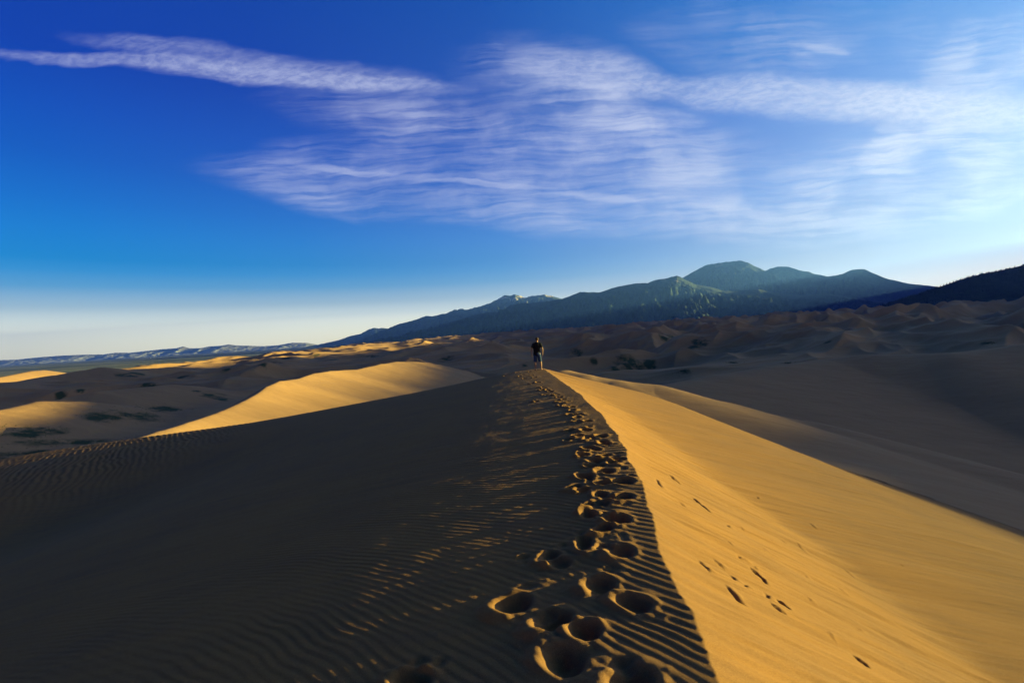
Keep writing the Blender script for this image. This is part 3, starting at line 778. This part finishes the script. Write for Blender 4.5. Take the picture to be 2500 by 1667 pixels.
# ------------------------------------------------------------------ haze
def box_mesh(x0, x1, y0, y1, z0, z1):
    me = bpy.data.meshes.new('haze')
    v = [(x, y, z) for z in (z0, z1) for y in (y0, y1) for x in (x0, x1)]
    me.from_pydata(v, [], [(0, 2, 3, 1), (4, 5, 7, 6), (0, 1, 5, 4), (2, 6, 7, 3), (0, 4, 6, 2), (1, 3, 7, 5)]); me.update()
    return me
me = box_mesh(-24000, 13600, -1600, 22000, -110, 1400)
hm = bpy.data.materials.new('haze'); hm.use_nodes = True
nt = hm.node_tree
nt.nodes.remove(nt.nodes['Principled BSDF'])
pv = nt.nodes.new('ShaderNodeVolumePrincipled')
pv.inputs['Color'].default_value = (.10, .24, .90, 1)
pv.inputs['Density'].default_value = 4.2e-5
pv.inputs['Anisotropy'].default_value = .55
nt.links.new(pv.outputs[0], nt.nodes['Material Output'].inputs['Volume'])
me.materials.append(hm)
ho = bpy.data.objects.new('haze', me); COL.objects.link(ho)
tag(ho, 'thin blue haze in the air over plain, dunes and mountains', 'haze', kind='stuff')

# ------------------------------------------------------------------ sun and sky
sd_ = Vector((math.sin(R(SUN_AZ)) * math.cos(R(SUN_EL)), math.cos(R(SUN_AZ)) * math.cos(R(SUN_EL)), math.sin(R(SUN_EL))))
sun = bpy.data.lights.new('sun', 'SUN'); sun.energy = 5.0; sun.angle = R(.25); sun.color = (.80, .73, .215)
so = bpy.data.objects.new('sun', sun); COL.objects.link(so)
so.rotation_euler = sd_.to_track_quat('Z', 'Y').to_euler()

world = bpy.data.worlds.new('World'); SC.world = world; world.use_nodes = True
wt = world.node_tree; N = wt.nodes; L = wt.links
bg = N['Background']; bg.inputs['Strength'].default_value = .1
def nn(typ, **kw):
    n = N.new(typ)
    for k, v in kw.items(): setattr(n, k, v)
    return n
def ln(v, sk):
    if hasattr(v, 'links'): L.new(v, sk)
    else: sk.default_value = v
def mth(op, a, b=0.0, c=0.0, clamp=False):
    n = nn('ShaderNodeMath', operation=op, use_clamp=clamp); ln(a, n.inputs[0]); ln(b, n.inputs[1]); ln(c, n.inputs[2]); return n.outputs[0]
def vmix(f, a, b, bt='MIX'):
    n = nn('ShaderNodeMix', data_type='RGBA', blend_type=bt)
    ln(f, n.inputs[0])
    for sk, v in ((n.inputs[6], a), (n.inputs[7], b)):
        if isinstance(v, tuple): sk.default_value = (*v, 1)
        else: L.new(v, sk)
    return n.outputs[2]
def wramp(fac, stops, interp='LINEAR'):
    nd = nn('ShaderNodeValToRGB'); r_ = nd.color_ramp; r_.interpolation = interp
    while len(r_.elements) < len(stops): r_.elements.new(.5)
    for e, (p, c) in zip(r_.elements, stops): e.position = p; e.color = (*c, 1)
    L.new(fac, nd.inputs[0]); return nd.outputs[0]
sky = nn('ShaderNodeTexSky', sky_type='NISHITA', sun_disc=False)
sky.sun_elevation = R(SUN_EL); sky.sun_rotation = R(SUN_AZ)
tc = nn('ShaderNodeTexCoord').outputs['Generated']
sep = nn('ShaderNodeSeparateXYZ'); L.new(tc, sep.inputs[0])
dx_, dy_, dz_ = sep.outputs
# deep polarised blue: the physical sky's range is compressed towards the sun, then tinted with height
gam = nn('ShaderNodeGamma'); L.new(sky.outputs[0], gam.inputs[0]); gam.inputs[1].default_value = .30
el = mth('MULTIPLY', mth('ARCSINE', dz_), 2 / math.pi, clamp=True)      # 0..1 = horizon..zenith
tint = wramp(el, [(0, (1.65, 1.72, 1.52)), (.031, (1.24, 1.30, 1.20)), (.053, (.42, .58, .72)), (.074, (.105, .34, .62)), (.09, (.025, .26, .60)), (.102, (0, .215, .56)), (.13, (0, .18, .555)), (.16, (0, .135, .51)), (.20, (0, .09, .45)), (.242, (0, .066, .42)), (.29, (0, .041, .36)), (.40, (0, .037, .33)), (.6, (.004, .009, .10)), (1, (.005, .007, .055))])
base = vmix(1.0, gam.outputs[0], tint, 'MULTIPLY')
sdot = nn('ShaderNodeVectorMath', operation='DOT_PRODUCT'); L.new(tc, sdot.inputs[0]); sdot.inputs[1].default_value = sd_
sfac = sdot.outputs['Value']
shalf = mth('MULTIPLY_ADD', sfac, .5, .5)
glow = wramp(shalf, [(.25, (0, 0, 0)), (.40, (.03,) * 3), (.595, (.12,) * 3), (.725, (.28,) * 3), (.84, (.48,) * 3), (.925, (.70,) * 3), (1, (.85,) * 3)])
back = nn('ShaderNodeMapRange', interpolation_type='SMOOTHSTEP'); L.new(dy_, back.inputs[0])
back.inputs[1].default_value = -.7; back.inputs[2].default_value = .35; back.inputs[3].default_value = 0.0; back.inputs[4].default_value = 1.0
# clouds: high cirrus streaks, placed by direction in the front half of the sky
ysafe = mth('MAXIMUM', dy_, .08)
U = mth('DIVIDE', dx_, ysafe); V = mth('DIVIDE', dz_, ysafe)
cmb = nn('ShaderNodeCombineXYZ'); L.new(U, cmb.inputs[0]); L.new(V, cmb.inputs[1])
UV = cmb.outputs[0]
def wnoise(vec, scale, detail, rough=.55, color=False, dist=0.0):
    n = nn('ShaderNodeTexNoise'); n.inputs['Scale'].default_value = scale; n.inputs['Detail'].default_value = detail; n.inputs['Roughness'].default_value = rough
    n.inputs['Distortion'].default_value = dist
    L.new(vec, n.inputs['Vector']); return n.outputs['Color' if color else 'Fac']
def wmap(vec, loc=(0, 0, 0), rot=0, scale=(1, 1, 1), typ='POINT'):
    n = nn('ShaderNodeMapping', vector_type=typ); L.new(vec, n.inputs['Vector'])
    n.inputs['Location'].default_value = loc; n.inputs['Rotation'].default_value = (0, 0, rot); n.inputs['Scale'].default_value = scale
    return n.outputs[0]
def warp_uv(vec, scale, amt, stretch=(1, 1, 1)):
    c_ = wnoise(wmap(vec, scale=stretch), scale, 4, .6, True)
    s1 = nn('ShaderNodeVectorMath', operation='SUBTRACT'); L.new(c_, s1.inputs[0]); s1.inputs[1].default_value = (.5, .5, .5)
    s2 = nn('ShaderNodeVectorMath', operation='MULTIPLY'); L.new(s1.outputs[0], s2.inputs[0]); s2.inputs[1].default_value = (amt[0], amt[1], 0)
    s3 = nn('ShaderNodeVectorMath', operation='ADD'); L.new(vec, s3.inputs[0]); L.new(s2.outputs[0], s3.inputs[1])
    return s3.outputs[0]
UVw = warp_uv(UV, 3.0, (.13, .055), (1, 2.2, 1))
UVw = warp_uv(UVw, 14.0, (.016, .010), (1, 1.6, 1))
def px2uv(px, py):
    d = ray(px, py); return d.x / d.y, d.z / d.y
K = 2500 / 2352
def strokes(lst, vec):
    tot = None
    for (x0, y0, x1, y1, w_, al) in lst:
        a = px2uv(x0 * K, y0 * K); b = px2uv(x1 * K, y1 * K)
        mx, my = (a[0] + b[0]) / 2, (a[1] + b[1]) / 2
        ang = math.atan2(b[1] - a[1], b[0] - a[0]); hl = math.hypot(b[0] - a[0], b[1] - a[1]) / 2
        v = wmap(vec, (mx, my, 0), ang, (hl * 1.22, w_ * K / F * 1.75, 1), 'TEXTURE')
        g = nn('ShaderNodeTexGradient', gradient_type='SPHERICAL'); L.new(v, g.inputs[0])
        s = nn('ShaderNodeMapRange', interpolation_type='SMOOTHSTEP'); L.new(g.outputs['Fac'], s.inputs[0])
        s.inputs[1].default_value = 0; s.inputs[2].default_value = .62; s.inputs[3].default_value = 0; s.inputs[4].default_value = al
        tot = s.outputs[0] if tot is None else mth('ADD', tot, s.outputs[0])
    return tot
bands = [(-60, 124, 620, 150, 11, .42), (300, 147, 1080, 204, 15, .46), (160, 84, 700, 150, 18, .28), (480, 150, 1000, 190, 24, .30),
         (1180, 150, 1560, 205, 36, .50), (1480, 196, 2420, 268, 34, .75), (1900, 225, 2500, 275, 42, .6)]
veils = [(1050, 150, 1500, 200, 60, .42), (1230, 185, 1480, 285, 48, .55), (1400, 285, 1630, 262, 22, .60), (640, 225, 1250, 300, 50, .40), (860, 250, 1090, 296, 22, .40),
         (460, 383, 1150, 470, 42, .48), (620, 345, 1150, 400, 40, .40), (1000, 330, 1500, 300, 70, .32), (1100, 370, 1750, 345, 75, .55), (950, 440, 1500, 500, 46, .50), (1150, 480, 1950, 515, 40, .55), (1250, 395, 2050, 470, 80, .50),
         (1850, 385, 2270, 290, 24, .6), (1900, 430, 2420, 320, 75, .65), (1920, 520, 2420, 440, 32, .70), (1750, 460, 2420, 400, 95, .50), (2120, 175, 2420, 90, 66, .60), (1450, 70, 1950, 118, 52, .24), (1580, 20, 1700, 24, 30, .22), (1600, 120, 2500, 190, 120, .12), (1780, 100, 1930, 114, 16, .22), (1500, 540, 2200, 540, 36, .30), (650, 460, 1050, 500, 26, .25), (2000, 300, 2500, 300, 90, .14)]
sharp = [(680, 372, 940, 408, 6, .35), (940, 418, 1260, 434, 5, .42), (1280, 445, 1500, 463, 7, .35), (1500, 470, 1920, 500, 8, .30), (1850, 106, 1930, 113, 7, .30), (1960, 345, 2230, 300, 9, .35), (2000, 300, 2080, 300, 8, .3), (1900, 520, 2080, 512, 12, .4), (2150, 480, 2420, 440, 16, .4)]
fib1 = wnoise(wmap(UVw, rot=R(8), scale=(2.4, 30, 1)), 2.2, 9, .60, dist=.25)
fib2 = wnoise(wmap(UVw, rot=R(-14), scale=(2.4, 27, 1)), 2.6, 9, .60, dist=.25)
side = mth('MULTIPLY', mth('ADD', U, .1), 1.3, clamp=True)
fm = nn('ShaderNodeMix'); L.new(side, fm.inputs[0]); L.new(fib1, fm.inputs[2]); L.new(fib2, fm.inputs[3])
fib = fm.outputs[0]
puff = wnoise(wmap(UVw, rot=R(-38), scale=(22, 60, 1)), 1.5, 7, .66)
def contrast(v, lo, hi):
    s = nn('ShaderNodeMapRange', interpolation_type='SMOOTHSTEP'); L.new(v, s.inputs[0]); s.inputs[1].default_value = lo; s.inputs[2].default_value = hi
    s.inputs[3].default_value = 0; s.inputs[4].default_value = 1; return s.outputs[0]
patch = contrast(wnoise(UVw, 5.0, 5), .38, .64)
dv = mth('MULTIPLY', strokes(veils, UVw), mth('ADD', mth('MULTIPLY', mth('MULTIPLY', contrast(fib, .30, .74), 1.0), mth('MULTIPLY_ADD', patch, .6, .4)), mth('MULTIPLY', patch, .22)))
db = mth('MULTIPLY', strokes(bands, UVw), mth('ADD', mth('MULTIPLY', contrast(puff, .34, .68), .65), .48))
ds = mth('MULTIPLY', strokes(sharp, UVw), mth('ADD', mth('MULTIPLY', fib, 1.2), .3))
dens = mth('ADD', mth('ADD', dv, db), ds)
alpha = mth('SUBTRACT', 1.0, mth('POWER', 2.718, mth('MULTIPLY', dens, -1.02)))
fade = nn('ShaderNodeMapRange', interpolation_type='SMOOTHSTEP'); L.new(dy_, fade.inputs[0]); fade.inputs[1].default_value = .1; fade.inputs[2].default_value = .3
alpha = mth('MULTIPLY', alpha, fade.outputs[0], clamp=True)
cloud = vmix(glow, (.62, .67, .92), (.97, .97, .97))
sc_ = 10.0 / EX
def vscale(c_, k):
    n = nn('ShaderNodeVectorMath', operation='SCALE'); L.new(c_, n.inputs[0]); ln(k, n.inputs[3]); return n.outputs[0]
# brighten the clear sky towards the sun
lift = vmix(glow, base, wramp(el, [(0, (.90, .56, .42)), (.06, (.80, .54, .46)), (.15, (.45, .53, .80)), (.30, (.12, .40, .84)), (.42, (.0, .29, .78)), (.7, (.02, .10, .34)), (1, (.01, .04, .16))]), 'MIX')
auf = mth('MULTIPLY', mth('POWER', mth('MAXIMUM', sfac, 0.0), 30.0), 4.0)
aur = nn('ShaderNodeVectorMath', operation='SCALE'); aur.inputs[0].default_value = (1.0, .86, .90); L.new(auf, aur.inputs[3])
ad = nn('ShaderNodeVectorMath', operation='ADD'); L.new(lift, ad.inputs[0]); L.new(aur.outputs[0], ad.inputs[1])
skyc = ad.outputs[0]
# sky behind the view is dimmed and made rosy to set the shade
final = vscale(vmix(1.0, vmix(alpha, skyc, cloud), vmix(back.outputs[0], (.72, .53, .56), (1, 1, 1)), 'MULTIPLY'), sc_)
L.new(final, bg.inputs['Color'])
world.cycles.sampling_method = 'MANUAL'
world.cycles.sample_map_resolution = 1024

SC.cycles.use_denoising = True
SC.cycles.max_bounces = 4
SC.cycles.diffuse_bounces = 2
SC.cycles.volume_bounces = 0
SC.cycles.sample_clamp_indirect = 4
